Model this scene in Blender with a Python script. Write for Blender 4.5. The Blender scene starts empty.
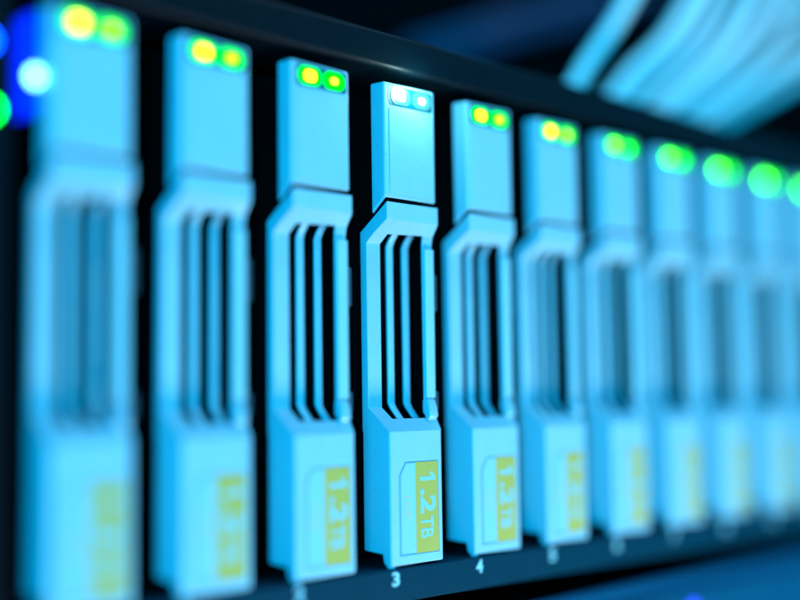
import bpy, bmesh, math, random
from mathutils import Vector, Matrix

random.seed(4)
S = 0.001                                   # everything below is written in millimetres
scene = bpy.context.scene
C = scene.collection

# ------------------------------------------------------------------ camera
cam_d = bpy.data.cameras.new('camera')
cam = bpy.data.objects.new('camera', cam_d)
C.objects.link(cam)
R = ((0.720266, 0.692056, -0.047706), (-0.693546, 0.71696, -0.070445), (-0.014548, 0.083826, 0.996374))
m = Matrix(((R[0][0], R[0][2], -R[0][1], -71.705 * S),
            (R[1][0], R[1][2], -R[1][1], -136.285 * S),
            (R[2][0], R[2][2], -R[2][1], 25.51 * S),
            (0, 0, 0, 1)))
cam.matrix_world = m
cam_d.sensor_width = 36
cam_d.lens = 54
cam_d.clip_start = 0.002
cam_d.clip_end = 50
cam_d.dof.use_dof = True
cam_d.dof.focus_distance = 0.1915
cam_d.dof.aperture_fstop = 3.1
cam_d.dof.aperture_blades = 0
scene.camera = cam

# ------------------------------------------------------------------ world, lamps, exposure
w = bpy.data.worlds.new('World')
scene.world = w
w.use_nodes = True
bg = w.node_tree.nodes['Background']
bg.inputs['Color'].default_value = (0.0, 0.53, 1.0, 1)
bg.inputs['Strength'].default_value = 0.62

def area(name, loc, target, size, power, color, size_y=None):
    d = bpy.data.lights.new(name, 'AREA')
    d.shape = 'RECTANGLE'
    d.size = size
    d.size_y = size_y or size
    d.energy = power
    d.color = color
    o = bpy.data.objects.new(name, d)
    C.objects.link(o)
    o.location = [c * S for c in loc]
    o.rotation_euler = (Vector(target) - Vector(loc)).to_track_quat('-Z', 'Y').to_euler()
    return o

area('front_lamp', (118, -125, -150), (112, 0, 18), 0.17, 1.05, (0.58, 0.48, 0.44), 0.05)
area('blue_lamp', (-860, -790, 40), (90, 0, 38), 0.45, 20.5, (0.0, 0.59, 1.0))
area('added_glint_lamp', (260, -240, 620), (120, 0, 20), 0.06, 1.4, (0.8, 0.85, 1.0), 0.3)  # unseen lamp added overhead for glints on lever tips and paler cables

scene.view_settings.view_transform = 'Standard'
scene.view_settings.look = 'None'
scene.view_settings.exposure = 0
scene.view_settings.gamma = 1
scene.view_settings.use_curve_mapping = False
scene.cycles.use_denoising = True
scene.cycles.max_bounces = 8
scene.cycles.use_adaptive_sampling = False

# ------------------------------------------------------------------ materials
def mat(name, base, rough=0.4, spec=0.5, metal=0.0, bump=0.0, bscale=4000, vary=0.0, emis=None, estr=0.0):
    mt = bpy.data.materials.new(name)
    mt.use_nodes = True
    nt = mt.node_tree
    b = nt.nodes['Principled BSDF']
    b.inputs['Base Color'].default_value = (*base, 1)
    b.inputs['Roughness'].default_value = rough
    b.inputs['Specular IOR Level'].default_value = spec
    b.inputs['Metallic'].default_value = metal
    if emis:
        b.inputs['Emission Color'].default_value = (*emis, 1)
        b.inputs['Emission Strength'].default_value = estr
    if bump or vary:
        tc = nt.nodes.new('ShaderNodeTexCoord')
        nz = nt.nodes.new('ShaderNodeTexNoise')
        nz.inputs['Scale'].default_value = bscale
        nz.inputs['Detail'].default_value = 4
        nt.links.new(tc.outputs['Object'], nz.inputs['Vector'])
        if bump:
            bp = nt.nodes.new('ShaderNodeBump')
            bp.inputs['Strength'].default_value = bump
            bp.inputs['Distance'].default_value = 0.00005
            nt.links.new(nz.outputs['Fac'], bp.inputs['Height'])
            nt.links.new(bp.outputs['Normal'], b.inputs['Normal'])
        if vary:
            n2 = nt.nodes.new('ShaderNodeTexNoise')
            n2.inputs['Scale'].default_value = 180
            n2.inputs['Detail'].default_value = 8
            n2.inputs['Roughness'].default_value = 0.65
            nt.links.new(tc.outputs['Object'], n2.inputs['Vector'])
            mx = nt.nodes.new('ShaderNodeMix')
            mx.data_type = 'RGBA'
            mx.inputs['A'].default_value = (*[c * (1 - vary) for c in base], 1)
            mx.inputs['B'].default_value = (*[min(1, c * (1 + vary)) for c in base], 1)
            nt.links.new(n2.outputs['Fac'], mx.inputs['Factor'])
            sp = nt.nodes.new('ShaderNodeTexNoise')            # fine dust specks and scuffs
            sp.inputs['Scale'].default_value = 1900
            sp.inputs['Detail'].default_value = 2
            nt.links.new(tc.outputs['Object'], sp.inputs['Vector'])
            rp = nt.nodes.new('ShaderNodeMapRange')
            rp.inputs['From Min'].default_value = 0.66
            rp.inputs['From Max'].default_value = 0.74
            rp.inputs['To Max'].default_value = 0.5
            nt.links.new(sp.outputs['Fac'], rp.inputs['Value'])
            dm = nt.nodes.new('ShaderNodeMix')
            dm.data_type = 'RGBA'
            dm.inputs['B'].default_value = (*[min(1, c * 0.6) for c in base], 1)
            nt.links.new(rp.outputs['Result'], dm.inputs['Factor'])
            nt.links.new(mx.outputs['Result'], dm.inputs['A'])
            nt.links.new(dm.outputs['Result'], b.inputs['Base Color'])
            mr = nt.nodes.new('ShaderNodeMapRange')
            mr.inputs['To Min'].default_value = rough * 0.8
            mr.inputs['To Max'].default_value = min(1, rough * 1.25)
            nt.links.new(n2.outputs['Fac'], mr.inputs['Value'])
            nt.links.new(mr.outputs['Result'], b.inputs['Roughness'])
    return mt

M = {
    'silver':  mat('silver_plastic', (0.22, 0.54, 0.66), 0.42, 0.3, 0, 0.5, 5000, 0.09),
    'lever':   mat('lever_plastic', (0.22, 0.58, 0.68), 0.30, 0.4, 0, 0.2, 5000, 0.06),
    'glossy':  mat('glossy_clear_tip', (0.2, 0.52, 0.65), 0.14, 0.8, 0, 0.3, 1500),
    'slat':    mat('slat_plastic', (0.2, 0.54, 0.66), 0.28, 0.5, 0, 0.3, 2500, 0.1),
    'window':  mat('led_window', (0.0, 0.12, 0.17), 0.3, 0.3),
    'black':   mat('black_plastic', (0.0, 0.003, 0.004), 0.5, 0.06, 0, 0.3, 1500),
    'tray':    mat('dark_tray', (0.0, 0.003, 0.004), 0.6, 0.0),
    'rail':    mat('rail_paint', (0.0, 0.034, 0.06), 0.6, 0.05, 0, 0.3, 3000, 0.15),
    'lip':     mat('lip_paint', (0.0, 0.005, 0.009), 0.45, 0.12, 0, 0.3, 3000, 0.15),
    'bezel':   mat('bezel_paint', (0.0, 0.065, 0.14), 0.5, 0.12, 0, 0.3, 2000, 0.15),
    'sticker': mat('label_paper', (0.20, 0.56, 0.68), 0.5, 0.3, 0, 0.1, 4000, 0.03),
    'border':  mat('label_edge', (0.03, 0.22, 0.36), 0.5, 0.3),
    'yellow':  mat('label_yellow', (0.40, 0.42, 0.085), 0.55, 0.3, 0, 0.1, 4000, 0.05),
    'faint':   mat('label_faint_print', (0.40, 0.50, 0.30), 0.55, 0.3),
    'digit':   mat('digit_print', (0.22, 0.62, 0.72), 0.5, 0.3),
    'clip':    mat('dark_clip', (0.03, 0.08, 0.11), 0.35, 0.5),
    'cable':   mat('cable_jacket', (0.6, 0.88, 0.92), 0.33, 0.5, 0, 0.2, 1500, 0.08),
    'darkcable': mat('dark_cable_jacket', (0.01, 0.045, 0.11), 0.5, 0.3),
    'lens':    mat('green_lens', (0.0, 0.07, 0.0), 0.35, 0.15, emis=(0.0, 1.0, 0.0), estr=2.2),
    'core':    mat('led_core', (0.1, 0.3, 0.05), 0.3, 0.4, emis=(0.50, 1.0, 0.0), estr=15),
    'core_dim': mat('led_core_dim', (0.1, 0.3, 0.05), 0.3, 0.4, emis=(0.26, 1.0, 0.0), estr=10),
    'core_green': mat('led_core_green', (0.05, 0.3, 0.05), 0.3, 0.4, emis=(0.06, 1.0, 0.0), estr=28),
    'core_dim_green': mat('led_core_dim_green', (0.05, 0.3, 0.05), 0.3, 0.4, emis=(0.01, 1.0, 0.0), estr=12),
    'core_hot': mat('led_core_hot', (0.5, 0.5, 0.4), 0.3, 0.4, emis=(1.0, 1.0, 0.8), estr=16),
    'lens_hot': mat('lens_hot', (0.03, 0.15, 0.15), 0.3, 0.4, emis=(0.15, 0.9, 0.8), estr=0.35),
    'blue_led': mat('blue_led', (0.0, 0.02, 0.3), 0.3, 0.4, emis=(0.0, 0.06, 1.0), estr=26),
    'blue_bar': mat('blue_light_bar', (0.0, 0.02, 0.3), 0.3, 0.4, emis=(0.0, 0.02, 1.0), estr=1.7),
    'white_led': mat('white_blue_led', (0.3, 0.5, 0.6), 0.3, 0.4, emis=(0.22, 0.85, 1.0), estr=11),
    'green_led': mat('green_led', (0.0, 0.2, 0.02), 0.3, 0.4, emis=(0.0, 1.0, 0.03), estr=24),
    'violet_led': mat('violet_blue_led', (0.02, 0.02, 0.3), 0.3, 0.4, emis=(0.02, 0.05, 1.0), estr=4),
}

# ------------------------------------------------------------------ mesh helpers
def finish(bm, name, material, parent=None, bevel=0.0, seg=2, smooth=True, keep_z=None):
    if bevel:
        bm.normal_update()
        es = [e for e in bm.edges if len(e.link_faces) == 2 and e.calc_face_angle(0) > math.radians(14)
              and not (keep_z is not None and all(abs(v.co.z - keep_z) < 0.01 for v in e.verts))]
        bmesh.ops.bevel(bm, geom=es, offset=bevel, segments=seg, profile=0.5, affect='EDGES', clamp_overlap=True)
    bmesh.ops.recalc_face_normals(bm, faces=bm.faces)
    bmesh.ops.scale(bm, vec=(S, S, S), verts=bm.verts)
    me = bpy.data.meshes.new(name)
    bm.to_mesh(me)
    bm.free()
    if smooth:
        me.shade_smooth()
        me.set_sharp_from_angle(angle=math.radians(50))
    return link(name, me, material, parent, bool(bevel))

def link(name, me, material, parent=None, weighted=False):
    me.materials.append(material)
    o = bpy.data.objects.new(name, me)
    C.objects.link(o)
    if weighted:
        wn = o.modifiers.new('normals', 'WEIGHTED_NORMAL')
        wn.keep_sharp = True
        wn.weight = 80
    if parent:
        o.parent = parent
    return o

def tag(o, label=None, cat=None, group=None, kind=None):
    for k, v in (('label', label), ('category', cat), ('group', group), ('kind', kind)):
        if v:
            o[k] = v
    return o

def thing(name, loc=(0, 0, 0), **kw):
    o = bpy.data.objects.new(name, None)
    o.empty_display_size = 0.005
    o.location = [c * S for c in loc]
    C.objects.link(o)
    return tag(o, **kw)

def add_box(bm, x0, x1, y0, y1, z0, z1):
    v = [bm.verts.new((x, y, z)) for x in (x0, x1) for y in (y0, y1) for z in (z0, z1)]
    for f in ((0, 1, 3, 2), (4, 6, 7, 5), (0, 4, 5, 1), (2, 3, 7, 6), (0, 2, 6, 4), (1, 5, 7, 3)):
        bm.faces.new([v[i] for i in f])

def box(name, material, parent, x0, x1, y0, y1, z0, z1, bevel=0.0, seg=2):
    bm = bmesh.new()
    add_box(bm, x0, x1, y0, y1, z0, z1)
    return finish(bm, name, material, parent, bevel, seg)

def add_prism_yz(bm, prof, x0, x1):           # side profile (y, z) swept along x
    a = [bm.verts.new((x0, y, z)) for y, z in prof]
    b = [bm.verts.new((x1, y, z)) for y, z in prof]
    n = len(prof)
    bm.faces.new(a)
    bm.faces.new(b[::-1])
    for i in range(n):
        bm.faces.new((a[i], b[i], b[(i + 1) % n], a[(i + 1) % n]))

def add_prism_xz(bm, prof, y0, y1):           # front outline (x, z) swept in depth
    a = [bm.verts.new((x, y0, z)) for x, z in prof]
    b = [bm.verts.new((x, y1, z)) for x, z in prof]
    n = len(prof)
    bm.faces.new(a)
    bm.faces.new(b[::-1])
    for i in range(n):
        bm.faces.new((a[i], b[i], b[(i + 1) % n], a[(i + 1) % n]))

def prism_yz(name, material, parent, prof, x0, x1, bevel=0.0, seg=2, keep_z=None):
    bm = bmesh.new()
    add_prism_yz(bm, prof, x0, x1)
    return finish(bm, name, material, parent, bevel, seg, True, keep_z)

def prism_xz(name, material, parent, prof, y0, y1, bevel=0.0, seg=2):
    bm = bmesh.new()
    add_prism_xz(bm, prof, y0, y1)
    return finish(bm, name, material, parent, bevel, seg)

def round_rect(x0, x1, z0, z1, r, n=5):
    pts = []
    for cx, cz, a0 in ((x1 - r, z1 - r, 0), (x0 + r, z1 - r, 90), (x0 + r, z0 + r, 180), (x1 - r, z0 + r, 270)):
        for k in range(n):
            a = math.radians(a0 + 90 * k / (n - 1))
            pts.append((cx + r * math.cos(a), cz + r * math.sin(a)))
    return pts

def text_bm(body, fn, depth, fat=0.0):
    """flat letters turned into a thin raised print; fn maps normalised (u, v) in 0..1 to (x, z); y is the depth axis"""
    cu = bpy.data.curves.new('letters', 'FONT')
    cu.body = body
    cu.size = 1
    cu.offset = fat
    cu.extrude = 0.02
    cu.resolution_u = 3
    tmp = bpy.data.objects.new('letters', cu)
    C.objects.link(tmp)
    dg = bpy.context.evaluated_depsgraph_get()
    dg.update()
    me = bpy.data.meshes.new_from_object(tmp.evaluated_get(dg))
    bpy.data.objects.remove(tmp)
    bpy.data.curves.remove(cu)
    bm = bmesh.new()
    bm.from_mesh(me)
    bpy.data.meshes.remove(me)
    xs = [v.co.x for v in bm.verts]
    ys = [v.co.y for v in bm.verts]
    u0, u1, v0, v1 = min(xs), max(xs), min(ys), max(ys)
    for v in bm.verts:
        x, z = fn((v.co.x - u0) / (u1 - u0), (v.co.y - v0) / (v1 - v0))
        v.co = (x, depth if v.co.z > 0 else depth + 0.03, z)
    return bm

def tube(name, material, parent, pts, rad, n=10, sub=8):
    P = [Vector(p) for p in pts]
    P = [P[0] * 2 - P[1]] + P + [P[-1] * 2 - P[-2]]
    path = []
    for i in range(1, len(P) - 2):
        for k in range(sub):
            t = k / sub
            a, b, c, d = P[i - 1], P[i], P[i + 1], P[i + 2]
            path.append(0.5 * (2 * b + (c - a) * t + (2 * a - 5 * b + 4 * c - d) * t * t + (3 * b - a - 3 * c + d) * t ** 3))
    path.append(P[-2])
    bm = bmesh.new()
    rings = []
    for i, p in enumerate(path):
        tg = (path[min(i + 1, len(path) - 1)] - path[max(i - 1, 0)]).normalized()
        u = tg.cross(Vector((0, 1, 0.1))).normalized()
        v = tg.cross(u)
        rings.append([bm.verts.new(p + (u * math.cos(2 * math.pi * k / n) + v * math.sin(2 * math.pi * k / n)) * rad) for k in range(n)])
    for a, b in zip(rings, rings[1:]):
        for k in range(n):
            bm.faces.new((a[k], a[(k + 1) % n], b[(k + 1) % n], b[k]))
    bm.faces.new(rings[0][::-1])
    bm.faces.new(rings[-1])
    return finish(bm, name, material, parent)

# ------------------------------------------------------------------ the disk enclosure (large structure)
X0, X1 = -52, 262
PITCH = 19.087
N = 13
enc = thing('disk_enclosure', (0, 0, 0), label='dark disk enclosure whose numbered rail and lip frame the row of drive carriers', cat='disk enclosure')
box('top_lip', M['lip'], enc, X0, X1, -0.4, 14, 78.4, 84.4, 0.9, 3)
box('roof', M['black'], enc, X0, X1, 14.1, 110, 80.5, 84.0, 0.3)
box('floor', M['black'], enc, X0, X1, 14.1, 110, -5.0, -1.2, 0.3)
box('back_panel', M['tray'], enc, X0, X1, 104, 108, -1.1, 80.4)
rail = box('number_rail', M['rail'], enc, X0, X1, -0.3, 14, -5.5, -0.35, 0.25, 2)
for i in range(N):
    s = str(i)
    wd = 1.6 * len(s) if s != '1' else 0.7
    x = i * PITCH + 0.55
    bm = text_bm(s, lambda u, v, x=x, wd=wd: (x - wd / 2 + u * wd, -2.95 + v * 2.2), -0.34, 0.035)
    finish(bm, 'number', M['digit'], rail, smooth=False)
for i in range(N + 1):
    x = i * PITCH - 4.2
    box('bay_divider', M['tray'], enc, x, x + 0.9, 7.5, 103.9, -1.1, 78.2)

# left ear with its status lights
ear = box('rack_ear', M['lip'], enc, X0, -5.4, 0.6, 13.9, -0.3, 78.3, 0.6)
def led_dome(name, material, parent, x, y, z, rx, rz, h=0.6):
    bm = bmesh.new()
    bmesh.ops.create_uvsphere(bm, u_segments=14, v_segments=8, radius=1)
    for v in bm.verts:
        v.co = (x + v.co.x * rx, y + v.co.y * h, z + v.co.z * rz)
    return finish(bm, name, material, parent)
led_dome('status_light', M['blue_led'], ear, -8.6, 0.5, 69.8, 0.9, 0.9)
led_dome('status_light', M['green_led'], ear, -8.2, 0.5, 61.4, 0.9, 0.9)
bar = box('light_bar', M['blue_bar'], enc, -1.6, -0.7, 3.0, 8.0, 62.5, 75.5, 0.3)
led_dome('status_light', M['white_led'], bar, -1.1, 2.9, 67.2, 0.75, 1.0)

# ------------------------------------------------------------------ neighbouring rack units
low = thing('rack_unit', (0, 0, -9), label='blue fronted rack unit below the numbered rail, at the bottom right', cat='rack unit')
prism_yz('bezel', M['bezel'], low, [(-1.8, -0.2), (-2.2, -0.6), (-2.2, -2.2), (-1.2, -2.6), (-1.2, -3.4), (-2.2, -3.8), (-2.2, -30), (-1.0, -30), (-1.0, 0.0), (-1.4, 0.0)], X0, X1)
box('top_cover', M['tray'], low, X0, X1, -0.9, 112, -30, -0.15)
box('back_plate', M['tray'], low, X0, X1, 112.1, 115, -30, 5.5)
led_dome('status_light', M['violet_led'], low, 137.0, -2.2, -6.7, 1.5, 1.0)

up = thing('rack_unit', (0, 0, 85), label='black rack unit in shadow behind the cables above the carriers', cat='rack unit')
box('front_panel', M['tray'], up, X0, 420, 111, 116, -0.5, 150)
box('side_rail', M['tray'], up, 420.2, 424, 60, 116, -0.5, 150)

# ------------------------------------------------------------------ the drive carrier
ROWS = [  # z, depth of the grip's left bar, depth at the release lever side, z at the back
    (57.05, 0.0, 0.0, 52.7), (54.2, 0.0, 0.0, 51.8), (52.3, 3.1, 1.3, 51.2), (50.9, 4.9, 1.5, 50.6),
    (24.5, 4.9, 1.5, 24.5), (22.7, 2.5, 1.1, 22.7), (20.75, 0.0, 0.0, 20.75)]
COLS = [0.0, 3.0, 9.35, 11.5]

def handle_bm():
    bm = bmesh.new()
    F, B = {}, {}
    for r, (z, yd, ys, zb) in enumerate(ROWS):
        for c, x in enumerate(COLS):
            y = yd if c < 2 else ys
            xx = x - (0.1 if c == 3 and r in (3, 4) else 0)
            F[r, c] = bm.verts.new((xx, y, z))
            if c == 0:
                yb, z2 = 6.4, zb
            elif c == 1:
                yb = {0: 1.6, 1: 1.6, 2: y + 0.9, 5: y + 0.9}.get(r, 6.4)
                z2 = {0: 55.8, 2: z + 0.8, 6: zb}.get(r, z)
            else:
                yb = {0: 1.6, 1: 1.6, 6: 6.4}.get(r, y + 0.4)
                z2 = {0: 55.8, 2: z + 0.6, 6: zb}.get(r, z)
            B[r, c] = bm.verts.new((xx, yb, z2))
    solid = lambda r, c: 0 <= r < 6 and 0 <= c < 3 and not (c == 1 and 2 <= r <= 4)
    for r in range(6):
        for c in range(3):
            if not solid(r, c):
                continue
            bm.faces.new((F[r, c], F[r + 1, c], F[r + 1, c + 1], F[r, c + 1]))
            bm.faces.new((B[r, c], B[r, c + 1], B[r + 1, c + 1], B[r + 1, c]))
            if not solid(r, c - 1):
                bm.faces.new((F[r, c], B[r, c], B[r + 1, c], F[r + 1, c]))
            if not solid(r, c + 1):
                bm.faces.new((F[r, c + 1], F[r + 1, c + 1], B[r + 1, c + 1], B[r, c + 1]))
            if not solid(r - 1, c):
                bm.faces.new((F[r, c], F[r, c + 1], B[r, c + 1], B[r, c]))
            if not solid(r + 1, c):
                bm.faces.new((F[r + 1, c], B[r + 1, c], B[r + 1, c + 1], F[r + 1, c + 1]))
    return bm

def slat_bm(x, wd):
    prof = [(3.4, 53.0), (4.7, 51.5), (5.15, 50.6), (5.15, 25.2), (4.7, 24.4), (2.9, 22.5)]
    back = [(3.6, 22.5), (5.4, 24.4), (5.85, 25.2), (5.85, 50.6), (5.4, 51.5), (4.1, 53.0)]
    bm = bmesh.new()
    add_prism_yz(bm, prof + back, x, x + wd)
    return bm

def make_carrier():
    t = thing('drive_carrier', (0, 0, 0))
    prism_yz('carrier_tray', M['tray'], t, [(9.5, 1.0), (9.5, 76), (95, 76), (95, 1.0)], 0.5, 11.3)
    cap = prism_yz('cap', M['silver'], t, [(0.1, 57.85), (0.1, 76.4), (3.4, 76.6), (3.4, 55.3)], -0.25, 11.2, 0.4, 3)
    prism_yz('gap_shade_strip', M['tray'], t, [(0.3, 57.12), (0.3, 57.78), (3.35, 55.28), (3.35, 54.85)], 0.12, 11.05)  # black strip stands in for the shade inside the groove under the cap
    prism_xz('led_window', M['window'], cap, round_rect(0.7, 10.6, 72.7, 75.95, 0.5), 0.04, 0.6)
    prism_xz('cap_panel', M['silver'], cap, round_rect(0.75, 10.5, 58.3, 72.3, 0.35), -0.06, 0.6, 0.05, 1)
    for x, wd, core in ((1.15, 4.4, 'core'), (6.0, 4.2, 'core_dim')):
        l = prism_xz('led', M['lens'], t, round_rect(x, x + wd, 72.95, 75.7, 1.2), -0.06, 0.5)
        cw = wd * (0.44 if core == 'core' else 0.34)
        hh = 0.72 if core == 'core' else 0.5
        prism_xz('led_core', M[core], l, round_rect(x + wd / 2 - cw / 2, x + wd / 2 + cw / 2, 74.32 - hh, 74.32 + hh, 0.45), -0.12, 0.3)
    finish(handle_bm(), 'handle', M['silver'], t, 0.5, 3, True, 20.75)
    for x, wd in ((4.85, 1.35), (8.4, 1.3)):
        finish(slat_bm(x, wd), 'slat', M['slat'], t, 0.3, 2)
    # release lever: the flat bar laid on the right side of the grip, with a glossy tip
    lev = prism_yz('release_lever', M['lever'], t, [(0.9, 50.2), (0.95, 26.0), (1.42, 26.0), (1.42, 50.2)], 9.3, 11.3, 0.14, 2)
    prism_yz('lever_tip', M['glossy'], lev, [(0.9, 25.8), (0.35, 24.2), (0.15, 23.0), (0.9, 22.2), (2.2, 23.6), (2.2, 25.8)], 9.3, 11.2, 0.35, 3)
    body = prism_yz('lower_body', M['silver'], t,
                    [(0.0, 20.74), (0.0, 0.0), (1.5, 0.0), (1.9, 0.5), (2.1, 1.7), (6.4, 2.0), (6.4, 20.74)], 0.0, 11.5, 0.5, 3, 20.74)
    led_dome('foot', M['silver'], body, 0.75, 0.9, -0.05, 0.7, 0.55, 0.7)
    lab = prism_xz('label_sticker', M['border'], t, [(1.85, 1.45), (10.55, 1.45), (10.55, 15.95), (3.2, 15.95), (1.85, 13.9)], -0.025, 0.2)
    prism_xz('label_face', M['sticker'], lab, [(2.08, 1.68), (10.34, 1.68), (10.34, 15.74), (3.32, 15.74), (2.08, 13.83)], -0.05, 0.15)
    prism_xz('yellow_band', M['yellow'], lab, round_rect(5.35, 10.42, 1.6, 15.84, 0.2, 3), -0.07, 0.1)
    # capacity print reads from top to bottom
    one = [(0.7, 0), (1.35, 0), (1.35, 3.45), (0.85, 3.45), (0.0, 2.75), (0.0, 2.15), (0.7, 2.6)]
    prism_xz('capacity_print', M['sticker'], lab, [(6.35 + v, 14.2 - u) for u, v in one], -0.10, -0.07)
    finish(text_bm('.2', lambda u, v: (6.35 + v * 3.45, 11.6 - u * 3.9), -0.10, 0.035), 'capacity_print', M['sticker'], lab, smooth=False)
    finish(text_bm('TB', lambda u, v: (6.45 + v * 2.75, 7.3 - u * 3.5), -0.10, 0.018), 'capacity_print', M['sticker'], lab, smooth=False)
    finish(text_bm('10K', lambda u, v: (2.95 + v * 1.35, 10.6 - u * 4.0), -0.08, 0.0), 'speed_print', M['faint'], lab, smooth=False)
    # small latch hook and stop clips in the slot beside the carrier
    tube('latch_hook', M['clip'], t, [(13.9, 5.5, 2.4), (13.9, 4.6, 3.4), (14.0, 4.4, 6.0), (13.5, 4.6, 7.6), (13.9, 5.5, 8.8)], 0.28, 6, 4)
    box('stop_clip', M['clip'], t, 11.9, 12.9, 1.9, 3.1, 40.2, 46.2, 0.2)
    box('stop_clip', M['clip'], t, 11.9, 12.9, 1.9, 3.1, 24.0, 27.0, 0.2)
    return t

def copy_tree(o, parent=None):
    c = o.copy()
    C.objects.link(c)
    if parent:
        c.parent = parent
    for ch in list(o.children):
        copy_tree(ch, c)
    return c

LABELS = [
    'very blurred drive carrier at the left end of the row, beside blue status light',
    'second drive carrier from the left end of the row, blurred',
    'slightly blurred drive carrier just left of the one above the digit 3',
    'sharply focused drive carrier standing above the white digit 3, whitest lights',
    'slightly soft drive carrier just right of the one above the digit 3',
    'second drive carrier to the right of the one above the digit 3',
    'third drive carrier to the right of the one above the digit 3',
    'fourth drive carrier to the right of the one above the digit 3',
    'fifth drive carrier right of the one above the digit 3, strongly blurred',
    'sixth drive carrier right of the one above the digit 3, strongly blurred',
    'seventh drive carrier right of the one above the digit 3, at the photo edge',
    'eighth drive carrier right of the one above the digit 3',
    'drive carrier at the far right end of the row']
GROUP = 'drive carriers standing in a row in the disk enclosure'
proto = make_carrier()
for i in range(N):
    o = proto if i == 0 else copy_tree(proto)
    o.location = ((i * PITCH + random.uniform(-0.12, 0.12) * (i != 3)) * S, random.uniform(-0.25, 0.25) * S * (i != 3), 0)
    o.rotation_euler = (0, math.radians(random.uniform(-0.22, 0.22)) * (i != 3), math.radians(random.uniform(-0.5, 0.5)) * (i != 3))
    tag(o, LABELS[i], 'drive carrier', GROUP)
    if i >= 6:                                # farther along, the lights burn plain green
        for l in [c for c in o.children if c.name.startswith('led')]:
            for q in l.children:
                q.data = q.data.copy()
                q.data.materials[0] = M['core_green' if q.data.materials[0] == M['core'] else 'core_dim_green']
    if i == 3:                                # both lights of this carrier burn white
        for l in [c for c in o.children if c.name.startswith('led')]:
            for q, mm in [(l, 'lens_hot')] + [(k, 'core_hot') for k in l.children]:
                q.data = q.data.copy()
                q.data.materials[0] = M[mm]
        glow = bpy.data.lights.new('led_glow', 'POINT')
        glow.energy = 0.006
        glow.color = (0.55, 1.0, 0.95)
        glow.shadow_soft_size = 0.0012
        g = bpy.data.objects.new('led_glow', glow)
        g.location = ((i * PITCH + 5.6) * S, -3.2 * S, 76.2 * S)
        C.objects.link(g)

# ------------------------------------------------------------------ patch cables above
CAB = [
 [(124.1, 17.0, 88.1), (130.1, 14.0, 96.7), (137.2, 11.0, 107.2), (145.5, 8.0, 121.7)],
 [(137.9, 18.0, 88.4), (146.7, 15.0, 97.3), (156.8, 12.0, 106.8), (169.8, 9.0, 124.5)],
 [(147.2, 21.0, 89.5), (159.8, 18.0, 99.9), (172.6, 15.0, 112.2), (182.3, 12.0, 130.9)],
 [(161.4, 25.0, 90.6), (175.0, 22.0, 101.5), (192.0, 19.0, 117.2), (202.6, 16.0, 134.5)],
 [(155.0, 19.0, 87.6), (168.9, 16.0, 96.8), (184.2, 13.0, 109.2), (202.6, 10.0, 130.2)],
 [(165.8, 22.0, 88.3), (182.4, 19.0, 97.7), (199.8, 16.0, 109.8), (225.1, 13.0, 130.9)],
 [(187.7, 33.0, 93.5), (207.6, 30.0, 107.8), (228.6, 27.0, 124.4), (243.9, 24.0, 143.8)],
 [(171.1, 20.0, 87.3), (187.2, 17.0, 96.1), (204.9, 14.0, 106.7), (223.4, 11.0, 118.6), (253.1, 8.0, 138.3)],
 [(183.5, 24.0, 88.8), (201.7, 21.0, 98.2), (221.7, 18.0, 108.4), (245.3, 15.0, 121.1), (275.0, 12.0, 137.7)],
 ]
CLAB = [
    'leftmost pale patch cable, standing apart from the rest of the bundle',
    'second pale patch cable from the left, beside the dark gap',
    'third pale patch cable from the left of the bundle',
    'fourth pale patch cable from the left of the bundle, in its blurred middle',
    'fifth pale patch cable from the left of the bundle, in its blurred middle',
    'sixth pale patch cable from the left of the bundle, in its blurred middle',
    'third lowest pale patch cable of the bundle',
    'second lowest pale patch cable of the bundle',
    'lowest pale patch cable, along the lower right edge of the bundle',
]
for pts, lb in zip(CAB, CLAB):
    a, b = Vector(pts[0]), Vector(pts[1])
    p1 = Vector((a.x - 3, a.y + 14, max(87.5, a.z - 4)))
    p0 = Vector((p1.x - 2, 108, 87.5))
    o = tube('patch_cable', M['cable'], None, [tuple(p0), tuple(p1)] + pts, 1.75, 12, 8)
    tag(o, lb, 'cable', 'pale patch cables above the carriers')
for pts, lb in (([(170, 110, 128.0), (181.5, 95.0, 132.4), (191.4, 92.0, 136.8), (209.0, 89.0, 143.9), (233.1, 86.0, 154.0)], 'upper of two dim dark blue cables in the shadow'),
                ([(174, 110, 125.0), (185.8, 95.0, 129.7), (202.9, 92.0, 136.8), (221.2, 89.0, 143.7), (246.6, 86.0, 154.4), (262.5, 83.0, 161.4)], 'lower of two dim dark blue cables in the shadow')):
    tag(tube('patch_cable', M['darkcable'], None, pts, 2.4, 10, 8), lb, 'cable', 'dim dark cables behind the pale ones')
